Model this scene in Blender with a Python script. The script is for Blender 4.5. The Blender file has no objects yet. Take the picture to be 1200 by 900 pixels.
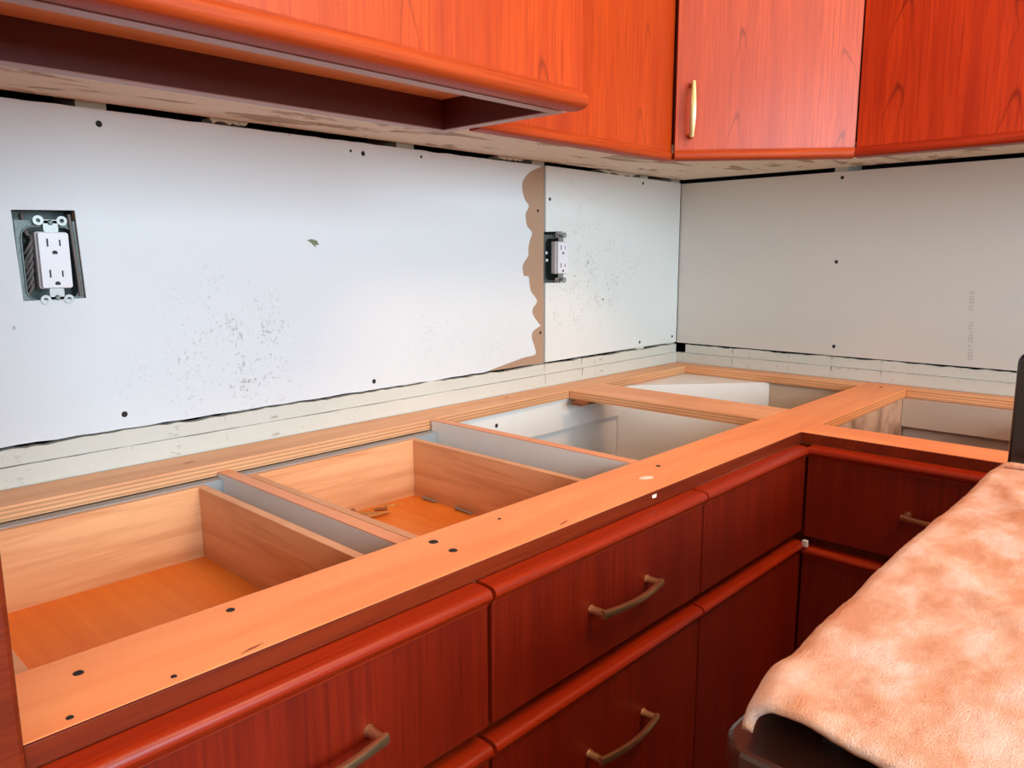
import bpy, bmesh, math, random
from mathutils import Vector, Matrix, noise
from mathutils.geometry import tessellate_polygon
random.seed(7)
S = bpy.context.scene
COL = S.collection
# ------------------------------------------------------------------ camera
cam = bpy.data.cameras.new('camera'); camo = bpy.data.objects.new('camera', cam); COL.objects.link(camo)
yaw, pitch, roll = 0.7555, -0.1647, -0.0035
camo.location = (-1.8432, -1.1106, 0.2885)
fw = Vector((math.cos(pitch)*math.cos(yaw), math.cos(pitch)*math.sin(yaw), math.sin(pitch)))
rt = Vector((math.sin(yaw), -math.cos(yaw), 0)); up = rt.cross(fw)
r2 = math.cos(roll)*rt + math.sin(roll)*up; u2 = -math.sin(roll)*rt + math.cos(roll)*up
camo.rotation_euler = Matrix((r2, u2, -fw)).transposed().to_euler()
cam.sensor_fit = 'HORIZONTAL'; cam.sensor_width = 36; cam.lens = 36*894.2/1200; cam.clip_start = .02
S.camera = camo
# ------------------------------------------------------------------ light and exposure
S.view_settings.view_transform = 'Standard'; S.view_settings.look = 'None'
S.view_settings.gamma = 1; S.view_settings.use_curve_mapping = False
S.view_settings.exposure = 0.12
W = bpy.data.worlds.new('sky'); S.world = W; W.use_nodes = True
W.node_tree.nodes['Background'].inputs[0].default_value = (.62, .80, 1, 1)
W.node_tree.nodes['Background'].inputs[1].default_value = 1.0
def area(name, loc, aim, sx, sy, power, color, spread=180):
    l = bpy.data.lights.new(name, 'AREA'); l.shape = 'RECTANGLE'; l.size = sx; l.size_y = sy
    l.energy = power; l.color = color; l.spread = math.radians(spread)
    o = bpy.data.objects.new(name, l); COL.objects.link(o); o.location = loc
    o.rotation_euler = (Vector(aim)-Vector(loc)).to_track_quat('-Z', 'Y').to_euler(); return o
WX0, WX1, WZ0, WZ1, WY = -2.9, -0.7, 0.15, 1.25, -3.1
area('window_daylight', ((WX0+WX1)/2, WY-.12, (WZ0+WZ1)/2), ((WX0+WX1)/2, 0, (WZ0+WZ1)/2-.3), WX1-WX0, WZ1-WZ0, 116, (.64, .87, 1))
FILL_LAMPS = [((-.95, -1.55, 1.47), 15), ((-2.6, -1.75, 1.47), 4)]  # unseen ceiling lamps, put in as warm fill
LAMPC = (1, .62, .36)

# ------------------------------------------------------------------ materials
def lin(c):
    return tuple((v/12.92 if v <= .04045 else ((v+.055)/1.055)**2.4) for v in (x/255 for x in c)) + (1,)
class NT:
    def __init__(s, name):
        s.m = bpy.data.materials.new(name); s.m.use_nodes = True; s.t = s.m.node_tree; s.n = s.t.nodes
        s.b = s.n['Principled BSDF']
    def node(s, typ, **k):
        n = s.n.new(typ)
        for a, v in k.items():
            if a.startswith('i_'): n.inputs[a[2:].replace('_', ' ')].default_value = v
            else: setattr(n, a, v)
        return n
    def link(s, a, b): s.t.links.new(a, b)
    def coord(s, scale=(1, 1, 1), kind='Object', loc=(0, 0, 0)):
        tc = s.node('ShaderNodeTexCoord'); mp = s.node('ShaderNodeMapping')
        mp.inputs['Scale'].default_value = scale; mp.inputs['Location'].default_value = loc
        s.link(tc.outputs[kind], mp.inputs['Vector']); return mp.outputs[0]
    def noise(s, vec, sc=5, det=4, rough=.55, dist=0):
        n = s.node('ShaderNodeTexNoise'); n.inputs['Scale'].default_value = sc; n.inputs['Detail'].default_value = det
        n.inputs['Roughness'].default_value = rough; n.inputs['Distortion'].default_value = dist
        s.link(vec, n.inputs['Vector']); return n.outputs['Fac']
    def ramp(s, fac, stops):
        r = s.node('ShaderNodeValToRGB'); e = r.color_ramp.elements
        while len(e) < len(stops): e.new(.5)
        for el, (p, c) in zip(e, stops): el.position = p; el.color = c if len(c) == 4 else tuple(c)+(1,)
        s.link(fac, r.inputs[0]); return r.outputs[0]
    def math(s, op, a, b=None, clamp=False):
        n = s.node('ShaderNodeMath'); n.operation = op; n.use_clamp = clamp
        for i, v in enumerate((a, b)):
            if v is None: continue
            if isinstance(v, (int, float)): n.inputs[i].default_value = v
            else: s.link(v, n.inputs[i])
        return n.outputs[0]
    def mix(s, fac, a, b, typ='MIX'):
        n = s.node('ShaderNodeMix'); n.data_type = 'RGBA'; n.blend_type = typ
        for i, v in ((0, fac), (6, a), (7, b)):
            if isinstance(v, (int, float)): n.inputs[i].default_value = v
            elif isinstance(v, tuple): n.inputs[i].default_value = v
            else: s.link(v, n.inputs[i])
        return n.outputs[2]
    def bump(s, h, st=.1, d=.002):
        n = s.node('ShaderNodeBump'); n.inputs['Strength'].default_value = st; n.inputs['Distance'].default_value = d
        s.link(h, n.inputs['Height']); s.link(n.outputs[0], s.b.inputs['Normal'])
    def out(s, col, rough=.5, metal=0, coat=0, spec=None):
        if isinstance(col, tuple): s.b.inputs['Base Color'].default_value = col
        else: s.link(col, s.b.inputs['Base Color'])
        if isinstance(rough, (int, float)): s.b.inputs['Roughness'].default_value = rough
        else: s.link(rough, s.b.inputs['Roughness'])
        s.b.inputs['Metallic'].default_value = metal
        s.b.inputs['Coat Weight'].default_value = coat; s.b.inputs['Coat Roughness'].default_value = .3
        if spec is not None: s.b.inputs['Specular IOR Level'].default_value = spec
        return s.m

def cherry(name, base, dark, line=.5, rough=.38, coat=.25, cathedral=True, axis='z', coatrough=.33, off=0.0, spec=.5):
    n = NT(name)
    st = (260, 260, 7) if axis == 'z' else (7, 260, 260)
    v = n.coord(st, loc=(off, 0, off)); f1 = n.noise(v, 1, 5, .6)
    v2 = n.coord((28, 28, 2.2) if axis == 'z' else (2.2, 28, 28), loc=(off, 0, 0)); f2 = n.noise(v2, 1, 3, .5)
    c = n.ramp(f1, [(.32, dark), (.55, base), (.8, tuple(min(1, x*1.15) for x in base[:3]))])
    c = n.mix(n.math('MULTIPLY', n.math('SUBTRACT', .62, f2, True), 2.2, True), c, dark)
    if cathedral:
        tc = n.node('ShaderNodeTexCoord'); sp = n.node('ShaderNodeSeparateXYZ'); n.link(tc.outputs['Object'], sp.inputs[0])
        wob = n.noise(n.coord((5, 5, 5), loc=(off, 0, off)), 1, 2)
        per = .19
        u = n.math('ADD', sp.outputs[0], n.math('MULTIPLY', wob, .10)); u = n.math('ADD', u, off)
        fr = n.math('MULTIPLY', n.math('SUBTRACT', n.math('FRACT', n.math('DIVIDE', u, per)), .5), per)
        ad = n.math('ABSOLUTE', fr)
        h = n.math('ADD', sp.outputs[2], n.math('MULTIPLY', n.math('MULTIPLY', fr, fr), 300))
        h = n.math('ADD', h, n.math('MULTIPLY', n.noise(v2, 1, 2), .03))
        h = n.math('ADD', h, n.math('MULTIPLY', n.math('FLOOR', n.math('DIVIDE', u, per)), .037))
        w = n.math('SINE', n.math('MULTIPLY', h, 2*math.pi/.15))
        w = n.math('POWER', n.math('MULTIPLY', n.math('ADD', w, 1), .5), 40)
        fade = n.math('SUBTRACT', 1, n.math('MULTIPLY', ad, 26), True)
        low = n.noise(n.coord((9, 9, 3.5), loc=(0, off, 0)), 1, 1)
        fade = n.math('MULTIPLY', fade, n.math('MULTIPLY', n.math('SUBTRACT', low, .30, True), 6, True))
        c = n.mix(n.math('MULTIPLY', n.math('MULTIPLY', w, fade), line*1.3, True), c, tuple(x*.45 for x in dark[:3])+(1,))
    n.bump(f1, .06, .0006)
    n.out(c, rough, coat=coat, spec=spec); n.b.inputs['Coat Roughness'].default_value = coatrough
    return n.m

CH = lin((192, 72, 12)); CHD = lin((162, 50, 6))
M = {}
M['cherry'] = cherry('cherry veneer', CH, CHD)
M['cherry_diag'] = cherry('cherry veneer with satin lacquer', lin((196, 74, 24)), lin((168, 54, 15)), line=.6, rough=.5, coat=.22, coatrough=.22, spec=.35, off=.31)
M['cherry_wall_shaded'] = cherry('cherry veneer deep red', lin((192, 58, 12)), lin((152, 34, 6)), line=.6, spec=.35, off=.17)  # same cherry, darkened to stand in for the right run's shade
M['cherry_base_shaded'] = cherry('cherry veneer base fronts', lin((120, 27, 4)), lin((98, 18, 3)), cathedral=False, rough=.5, coat=.0, spec=.25)  # same cherry with the shade on the base fronts painted in
M['cherry_roll'] = cherry('solid cherry moulding', lin((160, 44, 8)), lin((134, 30, 5)), cathedral=False, axis='x', rough=.38, coat=.12, spec=.35)
M['cherry_roll_lit'] = cherry('solid cherry moulding, lighter', lin((184, 74, 26)), lin((156, 54, 16)), cathedral=False, axis='x', rough=.5, coat=.0, spec=.25)  # same moulding in a brighter tone for the lit upper doors
M['mahogany'] = cherry('dark mahogany', lin((124, 42, 12)), lin((96, 27, 8)), cathedral=False, axis='x', rough=.5, coat=.0, spec=.2)

def plain(name, c, rough=.5, metal=0, bump=0, bs=200, coat=0, var=0):
    n = NT(name); c = lin(c)
    if var:
        f = n.noise(n.coord(), 12, 5); cc = n.mix(n.math('MULTIPLY', f, var), c, tuple(x*.55 for x in c[:3])+(1,))
    else: cc = c
    if bump: n.bump(n.noise(n.coord(), bs, 3), bump, .0008)
    return n.out(cc, rough, metal, coat)

def birch(name, base, dark, layer=None, rough=.5, scratches=False, sx=(4, 4, 70)):
    n = NT(name)
    f = n.noise(n.coord(sx), 1, 5, .6, .4); f2 = n.noise(n.coord((2, 6, 6)), 1.5, 3)
    n.b.inputs['Specular IOR Level'].default_value = .35
    c = n.ramp(f, [(.3, dark), (.6, base)])
    c = n.mix(n.math('MULTIPLY', n.math('SUBTRACT', f2, .45, True), 1.6, True), c, dark)
    if scratches:
        s = n.noise(n.coord((14, 190, 190)), 1, 3, .7)
        s = n.math('MULTIPLY', n.math('SUBTRACT', s, .69, True), 9, True)
        c = n.mix(s, c, tuple(x*.35 for x in dark[:3])+(1,))
        fl = n.noise(n.coord(), 240, 1); fl = n.math('MULTIPLY', n.math('SUBTRACT', fl, .78, True), 12, True)
        c = n.mix(fl, c, (.05, .015, .006, 1))
    if layer is not None:       # plywood edge: plies stacked in z
        tc = n.node('ShaderNodeTexCoord'); sp = n.node('ShaderNodeSeparateXYZ'); n.link(tc.outputs['Object'], sp.inputs[0])
        geo = n.node('ShaderNodeNewGeometry'); sg = n.node('ShaderNodeSeparateXYZ'); n.link(geo.outputs['Normal'], sg.inputs[0])
        side = n.math('SUBTRACT', 1, n.math('MULTIPLY', n.math('ABSOLUTE', sg.outputs[2]), 1.5), True)
        w = n.math('SINE', n.math('MULTIPLY', sp.outputs[2], 2*math.pi/layer))
        w = n.math('MULTIPLY', n.math('ADD', n.math('MULTIPLY', w, 3), .6, True), .45)
        c = n.mix(n.math('MULTIPLY', w, side), c, tuple(x*.32 for x in dark[:3])+(1,))
    n.bump(f, .08, .0006)
    return n.out(c, rough)
M['rail'] = birch('orange toned plywood top', lin((250, 160, 100)), lin((236, 138, 78)), layer=.0056, scratches=True, sx=(3, 22, 60))
M['rail_across'] = birch('orange toned plywood top, grain across', lin((250, 160, 100)), lin((236, 138, 78)), layer=.0056, scratches=True, sx=(22, 3, 60))
M['rail_pale'] = birch('paler weathered plywood', lin((238, 178, 130)), lin((216, 150, 104)), layer=.0056, scratches=True, sx=(3, 22, 60))
M['rail_pale_across'] = birch('paler weathered plywood, grain across', lin((246, 176, 124)), lin((226, 150, 98)), layer=.0056, scratches=True, sx=(22, 3, 60))
M['drawer'] = birch('birch drawer side', lin((230, 172, 124)), lin((206, 140, 92)), rough=.45)
M['drawer_floor'] = birch('orange lacquered drawer floor', lin((242, 138, 48)), lin((230, 118, 34)), rough=.4, sx=(60, 3, 60))
M['ply_raw'] = birch('mottled raw panel', lin((200, 150, 120)), lin((140, 96, 70)), rough=.7, sx=(18, 18, 18))
M['melamine'] = plain('white melamine', (238, 230, 222), .35, var=.08)
M['melamine_grey'] = plain('greyish melamine', (196, 172, 156), .4, var=.2)
M['rail_grey'] = plain('blue grey laminate', (150, 152, 154), .4)
M['edge'] = plain('tan edge tape', (240, 160, 110), .5, var=.3, bump=.05)
M['kraft'] = plain('brown kraft paper', (178, 142, 116), .9, var=.25, bump=.1)
M['black'] = plain('black enamel', (10, 8, 9), .18, coat=.5)
M['black_trim'] = plain('black trim with painted reflection', (52, 24, 16), .28, coat=.4)  # brown tint paints in the cabinets' reflection on black trim
M['hole'] = plain('dark screw recess', (26, 18, 16), .6)
M['void'] = plain('wall cavity with painted shade', (14, 11, 10), .95)  # shade inside the wall gap, painted as a near-black surface
M['steel'] = plain('galvanised steel', (120, 128, 126), .5, .7, bump=.6, bs=300, var=.9)
M['bright_steel'] = plain('worn zinc', (168, 168, 166), .4, .7, var=.4)
M['bronze'] = plain('antique bronze', (206, 160, 118), .34, .9, var=.2)
M['brass'] = plain('brass', (200, 172, 122), .34, .9, var=.5)
M['white'] = plain('white plastic', (232, 228, 232), .3)
M['wire'] = plain('grey black cable', (112, 102, 98), .55, var=.5)
M['wiredark'] = plain('dark cable', (34, 30, 30), .55)
M['glass'] = plain('pale green glass edge', (190, 196, 160), .15, coat=.5)
M['pinkwood'] = plain('pale laminate edge', (176, 138, 128), .4)
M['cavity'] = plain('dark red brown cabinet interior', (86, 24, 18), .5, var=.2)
M['cavtop_lit'] = plain('cavity board in bounce-lit tan', (242, 176, 128), .6, var=.2)  # warm bounced light painted in as a lighter tan
M['tag'] = plain('tan wall plug', (196, 128, 60), .5, var=.4)
M['wallpaint'] = plain('warm white paint', (232, 214, 196), .85, bump=.05)
M['floor'] = birch('oak floor', lin((150, 88, 54)), lin((110, 60, 34)), sx=(2, 30, 2))
M['shade'] = None

def cream():
    n = NT('old cream paint with torn patches')
    v = n.coord((5, 16, 16)); f = n.noise(v, 1, 5, .65, .6); g = n.noise(n.coord(), 34, 4, .7)
    c = n.mix(n.math('MULTIPLY', n.math('SUBTRACT', f, .54, True), 22, True), lin((232, 218, 196)), lin((176, 150, 124)))
    c = n.mix(n.math('MULTIPLY', n.math('SUBTRACT', g, .66, True), 20, True), c, lin((96, 44, 34)))
    n.bump(g, .5, .002); return n.out(c, .8)
M['cream'] = cream()
def trimpaint():
    n = NT('chipped cream plaster strip')
    g = n.noise(n.coord((26, 26, 60)), 1, 5, .7); k = n.noise(n.coord((9, 9, 3)), 1, 3)
    f = n.noise(n.coord((60, 60, 12)), 1, 3, .6)
    c = n.mix(n.math('MULTIPLY', k, .5), lin((212, 210, 200)), lin((196, 190, 176)))
    c = n.mix(n.math('MULTIPLY', n.math('SUBTRACT', g, .61, True), 9, True), c, lin((158, 142, 126)))
    c = n.mix(n.math('MULTIPLY', n.math('SUBTRACT', f, .66, True), 16, True), c, lin((110, 92, 80)))
    n.bump(g, .5, .0025); return n.out(c, .7)
M['trim'] = trimpaint()
def drywall(name, base, spots, specks=True):
    n = NT(name)
    tc = n.node('ShaderNodeTexCoord'); c = n.mix(n.math('MULTIPLY', n.noise(n.coord(), 3, 3), .35), lin(base), tuple(x*.9 for x in lin(base)[:3])+(1,))
    tot = None
    for (p, rad, a) in spots:
        d = n.node('ShaderNodeVectorMath'); d.operation = 'DISTANCE'; n.link(tc.outputs['Object'], d.inputs[0]); d.inputs[1].default_value = p
        g = n.math('MULTIPLY', n.math('SUBTRACT', 1, n.math('DIVIDE', d.outputs['Value'], rad), True), a)
        tot = g if tot is None else n.math('ADD', tot, g, True)
    if tot is not None:
        s = n.noise(n.coord((1, 1, .8)), 170, 5, .75)
        big = n.noise(n.coord(), 22, 2)
        s = n.math('MULTIPLY', n.math('SUBTRACT', n.math('ADD', s, n.math('MULTIPLY', big, .35)), .74, True), 9, True)
        c = n.mix(n.math('MULTIPLY', n.math('MULTIPLY', s, tot), .75, True), c, lin((126, 116, 108)))
    if specks:
        q = n.noise(n.coord(), 55, 1); q = n.math('MULTIPLY', n.math('SUBTRACT', q, .80, True), 30, True)
        c = n.mix(n.math('MULTIPLY', q, .6), c, lin((120, 106, 98)))
    n.bump(n.noise(n.coord(), 420, 3), .1, .0006)
    return n.out(c, .6)
def fleece():
    n = NT('peach plush fleece')
    f = n.noise(n.coord((1, 1.5, 1)), 17, 5, .6, .25); g = n.noise(n.coord(), 900, 3, .7); h = n.noise(n.coord((1, 2.2, 1)), 34, 3)
    c = n.ramp(f, [(.36, lin((228, 152, 110))), (.5, lin((244, 188, 154))), (.64, lin((252, 220, 204)))])
    c = n.mix(n.math('MULTIPLY', g, .3), c, lin((220, 140, 104)))
    n.bump(n.math('ADD', g, n.math('MULTIPLY', h, .6)), .9, .003)
    n.out(c, .95)
    n.b.inputs['Sheen Weight'].default_value = .35; n.b.inputs['Sheen Roughness'].default_value = .4
    n.b.inputs['Sheen Tint'].default_value = lin((255, 215, 190)); return n.m
M['fleece'] = fleece()

# ------------------------------------------------------------------ geometry helpers
WR = {}                                        # z rotation of each built object
WL = {}                                        # world location of each built object
class MB:
    def __init__(s): s.v = []; s.f = []; s.sm = []
    def add(s, vs, fs, smooth=False):
        b = len(s.v); s.v += [tuple(v) for v in vs]
        for f in fs: s.f.append([b+i for i in f]); s.sm.append(smooth)
        return s
    def box(s, x0, x1, y0, y1, z0, z1):
        x0, x1 = sorted((x0, x1)); y0, y1 = sorted((y0, y1)); z0, z1 = sorted((z0, z1))
        v = [(x0,y0,z0),(x1,y0,z0),(x1,y1,z0),(x0,y1,z0),(x0,y0,z1),(x1,y0,z1),(x1,y1,z1),(x0,y1,z1)]
        return s.add(v, [(0,3,2,1),(4,5,6,7),(0,1,5,4),(1,2,6,5),(2,3,7,6),(3,0,4,7)])
    def prism(s, pts, fn, a, b, smooth=False):
        """pts: 2-D polygon (ccw), fn(u,v,t) -> xyz, extruded from t=a to t=b"""
        n = len(pts); v = [fn(u, w, a) for u, w in pts]+[fn(u, w, b) for u, w in pts]
        s.add(v, [tuple(range(n-1, -1, -1)), tuple(range(n, 2*n))])
        base = len(s.v)-2*n
        for i in range(n): j = (i+1) % n; s.f.append([base+i, base+j, base+n+j, base+n+i]); s.sm.append(smooth)
        return s
    def plate(s, outer, holes, fn, a, b):
        """flat sheet with holes; outer/holes are 2-D loops"""
        loops = [outer]+holes; flat = [p for l in loops for p in l]
        tris = tessellate_polygon([[Vector((p[0], p[1], 0)) for p in l] for l in loops])
        n = len(flat); base = len(s.v)
        s.v += [fn(u, w, a) for u, w in flat]+[fn(u, w, b) for u, w in flat]
        for t in tris:
            s.f.append([base+i for i in t]); s.sm.append(False); s.f.append([base+n+i for i in reversed(t)]); s.sm.append(False)
        k = 0
        for l in loops:
            m = len(l)
            for i in range(m): j = (i+1) % m; s.f.append([base+k+i, base+k+j, base+n+k+j, base+n+k+i]); s.sm.append(False)
            k += m
        return s
    def tube(s, pts, r, n=10, cap=True):
        pts = [Vector(p) for p in pts]; rr = r if isinstance(r, (list, tuple)) else [r]*len(pts)
        rings = []; prev = None
        for i, p in enumerate(pts):
            t = (pts[min(i+1, len(pts)-1)]-pts[max(i-1, 0)]).normalized()
            a = prev if prev is not None else (Vector((0, 0, 1)) if abs(t.z) < .9 else Vector((1, 0, 0)))
            x = (a - t*a.dot(t)).normalized(); y = t.cross(x); prev = x
            rings.append([p+(x*math.cos(2*math.pi*k/n)+y*math.sin(2*math.pi*k/n))*rr[i] for k in range(n)])
        v = [q for ring in rings for q in ring]; f = []
        for i in range(len(rings)-1):
            for k in range(n): f.append((i*n+k, i*n+(k+1) % n, (i+1)*n+(k+1) % n, (i+1)*n+k))
        s.add(v, f, True)
        if cap: 
            b = len(s.v)-len(v); s.f.append([b+k for k in range(n-1, -1, -1)]); s.sm.append(False)
            s.f.append([b+(len(rings)-1)*n+k for k in range(n)]); s.sm.append(False)
        return s
    def build(s, name, mat, parent=None, loc=None, bevel=0, rot=0.0, local=False):
        me = bpy.data.meshes.new(name); pw = WL[parent.name] if parent else Vector((0, 0, 0))
        loc = Vector(loc) if loc is not None else pw.copy()
        vs = s.v if local else [tuple(Vector(v)-loc) for v in s.v]
        me.from_pydata(vs, [], s.f); me.materials.append(M[mat] if isinstance(mat, str) else mat)
        for p, q in zip(me.polygons, s.sm): p.use_smooth = q
        bm = bmesh.new(); bm.from_mesh(me); bmesh.ops.recalc_face_normals(bm, faces=bm.faces); bm.to_mesh(me); bm.free()
        if any(s.sm): me.set_sharp_from_angle(angle=math.radians(48))
        o = bpy.data.objects.new(name, me); COL.objects.link(o); o.parent = parent
        pr = WR.get(parent.name, 0) if parent else 0
        o.location = Matrix.Rotation(-pr, 3, 'Z') @ (loc-pw); o.rotation_euler = (0, 0, rot-pr); WL[o.name] = loc; WR[o.name] = rot
        if bevel:
            b = o.modifiers.new('edge', 'BEVEL'); b.width = bevel; b.segments = 2; b.limit_method = 'ANGLE'; b.angle_limit = math.radians(50)
        return o
def thing(name, label, cat, loc, group=None):
    o = bpy.data.objects.new(name, None); COL.objects.link(o); o.location = loc; o.empty_display_size = .05
    WL[o.name] = Vector(loc); return tag(o, label, cat, group)
def tag(o, label, cat, group=None):
    o['label'] = label; o['category'] = cat
    if group: o['group'] = group
    return o
def struct(o): o['kind'] = 'structure'; return o
def label(o, t): o['label'] = t; return o
FY = lambda u, w, t: (u, t, w)      # sheets on the long wall (x, z) at y=t
FX = lambda u, w, t: (t, u, w)      # sheets on the short wall (y, z) at x=t
FZ = lambda u, w, t: (u, w, t)
FS = lambda u, w, t: (t, u, w)      # profile in (y, z) extruded along x

# ------------------------------------------------------------------ room shell
ZF, ZC = -.876, 1.52
struct(MB().box(-4.2, .25, -3.25, .25, ZF-.05, ZF).build('floor', 'floor', loc=(-1, -1, ZF)))
struct(MB().box(-4.2, .25, -3.25, .25, ZC, ZC+.05).build('ceiling', 'wallpaint', loc=(-1, -1, ZC)))
struct(MB().box(-4.2, .25, .10, .2, ZF, ZC).build('wall_left', 'void', loc=(-1, .1, ZF)))
struct(MB().box(.10, .2, -3.25, .25, ZF, ZC).build('wall_right', 'void', loc=(.1, -1, ZF)))
struct(MB().plate([(-4.2, ZF), (.25, ZF), (.25, ZC), (-4.2, ZC)], [[(WX0, WZ0), (WX1, WZ0), (WX1, WZ1), (WX0, WZ1)]], FY, WY-.1, WY).build('wall_back', 'wallpaint', loc=(-1, WY, ZF)))
struct(MB().box(-4.2, -4.1, -3.25, .25, ZF, ZC).build('wall_far_left', 'wallpaint', loc=(-4.1, -1, ZF)))
win = struct(MB().plate([(WX0, WZ0), (WX1, WZ0), (WX1, WZ1), (WX0, WZ1)],
    [[(a+.05, WZ0+.05), (b-.03, WZ0+.05), (b-.03, WZ1-.05), (a+.05, WZ1-.05)] for a, b in ((WX0, (WX0+WX1)/2), ((WX0+WX1)/2, WX1-.02))], FY, WY-.06, WY-.02).build('window_1', 'white', loc=(WX0, WY-.05, WZ0)))
k = 1
for (x0, x1) in ((-2.2, -2.16), (-1.79, -1.75), (-1.476, -1.438), (-.95, -.91), (-.585, -.545), (-.175, -.14), (-.03, .013)):
    struct(MB().box(x0, x1, .0135, .0995, .02, ZC).build('trim_%d' % k, 'cream', loc=(x0, .05, .02))); k += 1
for (y0, y1) in ((-.43, -.40), (-.84, -.80), (-1.25, -1.21)):
    struct(MB().box(.0135, .0995, y0, y1, .02, ZC).build('trim_%d' % k, 'cream', loc=(.05, y0, .02))); k += 1
# ragged blocks between the wall top and the cabinets
for (x0, x1, d) in ((-.70, -.62, 0), (-.36, -.20, 0), (-1.30, -1.24, 0)):
    pts = [(x0+(x1-x0)*i/12, .488-.006*random.random() if 0 < i < 12 else .4895) for i in range(13)]
    m = MB().prism([(x0, .4905)]+pts+[(x1, .4905)], FY, .004, .03)
    struct(m.build('trim_%d' % k, 'cream', loc=(x0, .01, .48))); k += 1
def strip(name, axis, a, b, z0, z1, d0, d1, rag):
    n = int((b-a)/.006); top = []
    for i in range(n+1):
        t = a+(b-a)*i/n; top.append((t, z1+rag*(noise.noise((t*60, z1*90, axis))*.7+noise.noise((t*14, z1*9, 3))*.8)))
    pts = [(a, z0), (b, z0)]+top[::-1]
    m = MB().plate(pts, [], FY if axis == 0 else FX, d0, d1)
    return struct(m.build(name, 'trim', loc=(a, d0, z0) if axis == 0 else (d0, a, z0)))
strip('trim_%d' % k, 0, -2.1, .0, .0005, .0278, -.0035, .012, .0009); k += 1
strip('trim_%d' % k, 0, -2.1, -.002, .0285, .0505, -.001, .012, .0034); k += 1
strip('trim_%d' % k, 1, -1.8, -.004, .0005, .0278, -.0035, .012, .0009); k += 1
strip('trim_%d' % k, 1, -1.8, -.030, .0285, .0505, -.001, .012, .0034); k += 1
# lower wall behind the base cabinets
struct(MB().box(-4.1, .0, .0005, .012, ZF, .0).build('baseboard_left', 'wallpaint', loc=(-1, 0, ZF)))
struct(MB().box(.0005, .012, -3.1, .0, ZF, .0).build('baseboard_right', 'wallpaint', loc=(0, -1, ZF)))
struct(MB().box(-4.1, -1.79, .0005, .012, .052, ZC).build('wall_plaster', 'wallpaint', loc=(-3, 0, .06))).name = 'wall_front'
struct(MB().box(.0005, .012, -3.1, -1.705, .052, ZC).build('wall_side', 'wallpaint', loc=(0, -2, .06)))

# ------------------------------------------------------------------ drywall panels
tear = [(-0.568,0.480),(-0.605,0.467),(-0.627,0.449),(-0.632,0.434),(-0.625,0.41),(-0.611,0.395),(-0.621,0.379),(-0.617,0.355),(-0.601,0.34),(-0.609,0.321),(-0.613,0.304),(-0.613,0.291),(-0.63,0.272),(-0.627,0.25),(-0.612,0.247),(-0.609,0.231),(-0.603,0.214),(-0.584,0.194),(-0.598,0.178),(-0.597,0.164),(-0.577,0.143),(-0.573,0.139),(-0.597,0.128),(-0.601,0.114),(-0.591,0.091),(-0.591,0.076),(-0.634,0.072),(-0.744,0.0545)]
def smooth_loop(p, n=4):
    out = []
    for i in range(len(p)-1):
        p0 = p[max(i-1, 0)]; p1 = p[i]; p2 = p[i+1]; p3 = p[min(i+2, len(p)-1)]
        for j in range(n):
            t = j/n
            q = [0.5*(2*p1[c]+(p2[c]-p0[c])*t+(2*p0[c]-5*p1[c]+4*p2[c]-p3[c])*t*t+(-p0[c]+3*p1[c]-3*p2[c]+p3[c])*t**3) for c in (0, 1)]
            out.append(tuple(q))
    return out+[p[-1]]
oA = [(-1.562, .236), (-1.489, .237), (-1.493, .3505), (-1.565, .3485)]
def wob(a, b, z, amp=.0015):
    n = int(abs(b-a)/.012); return [(a+(b-a)*i/n, z+amp*noise.noise((a+(b-a)*i/n*30, z*50, 1))) for i in range(n+1)]
rA, rB = (-.46, .2), (0, 0)
smA = [((-1.29+1.2, -.003, .15-.25), .15, 1.0), ((-1.22+1.2, -.003, .12-.25), .09, .6), ((-.87+1.2, -.003, .13-.25), .1, .5), ((-1.42+1.2, -.003, .115-.25), .07, .35), ((-.72+1.2, -.003, .12-.25), .10, .4), ((-.65+1.2, -.003, .2-.25), .08, .2)]
M['dryA'] = drywall('white drywall face, scuffed', (222, 224, 226), smA)
smB = [((-.40+.28, -.003, .23-.25), .15, 1.0), ((-.48+.28, -.003, .17-.25), .1, .6), ((-.42+.28, -.003, .40-.25), .13, .45), ((-.26+.28, -.003, .26-.25), .12, .6)]
M['dryB'] = drywall('white drywall face, smudged', (226, 226, 222), smB)
M['dryC_shaded'] = drywall('drywall face in shaded grey', (214, 206, 196), [], False)  # white drywall greyed to paint in the right wall's weaker light
def dimple(parent, x, y, z, r, nrm, name='screw_hole', mat='hole'):
    m = MB(); n = 12; ax = Vector(nrm)
    a = Vector((0, 0, 1)) if abs(ax.z) < .5 else Vector((1, 0, 0)); b = ax.cross(a); c = Vector((x, y, z))
    prof = [(1.25, 0), (1.0, .0006), (.78, .0007), (.6, .0002), (.0, .0002)]
    vs = [c+(a*math.cos(2*math.pi*k/n)+b*math.sin(2*math.pi*k/n))*r*f+ax*h for f, h in prof for k in range(n)]
    fs = [(i*n+k, i*n+(k+1) % n, (i+1)*n+(k+1) % n, (i+1)*n+k) for i in range(len(prof)-1) for k in range(n)]
    return m.add(vs, fs, True).build(name, mat, parent, loc=(x, y, z))
pa = thing('drywall_panel', 'long white drywall sheet with torn brown right edge, left outlet hole', 'drywall panel', (-1.2, 0, .25))
MB().plate([(-1.785, .0555)]+wob(-1.78, -.5605, .0545, .001)+[(-.5600, .481)]+wob(-.5605, -1.78, .481, .001), [oA], FY, .0015, .0127).build('gypsum_board', 'kraft', pa)
face = smooth_loop(tear)
MB().plate([(-1.785, .4815)]+wob(-1.78, -.60, .4812, .0015)+face+wob(-.76, -1.78, .0540, .0015), [oA], FY, -.0008, .0015).build('paper_face', 'dryA', pa)
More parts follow.
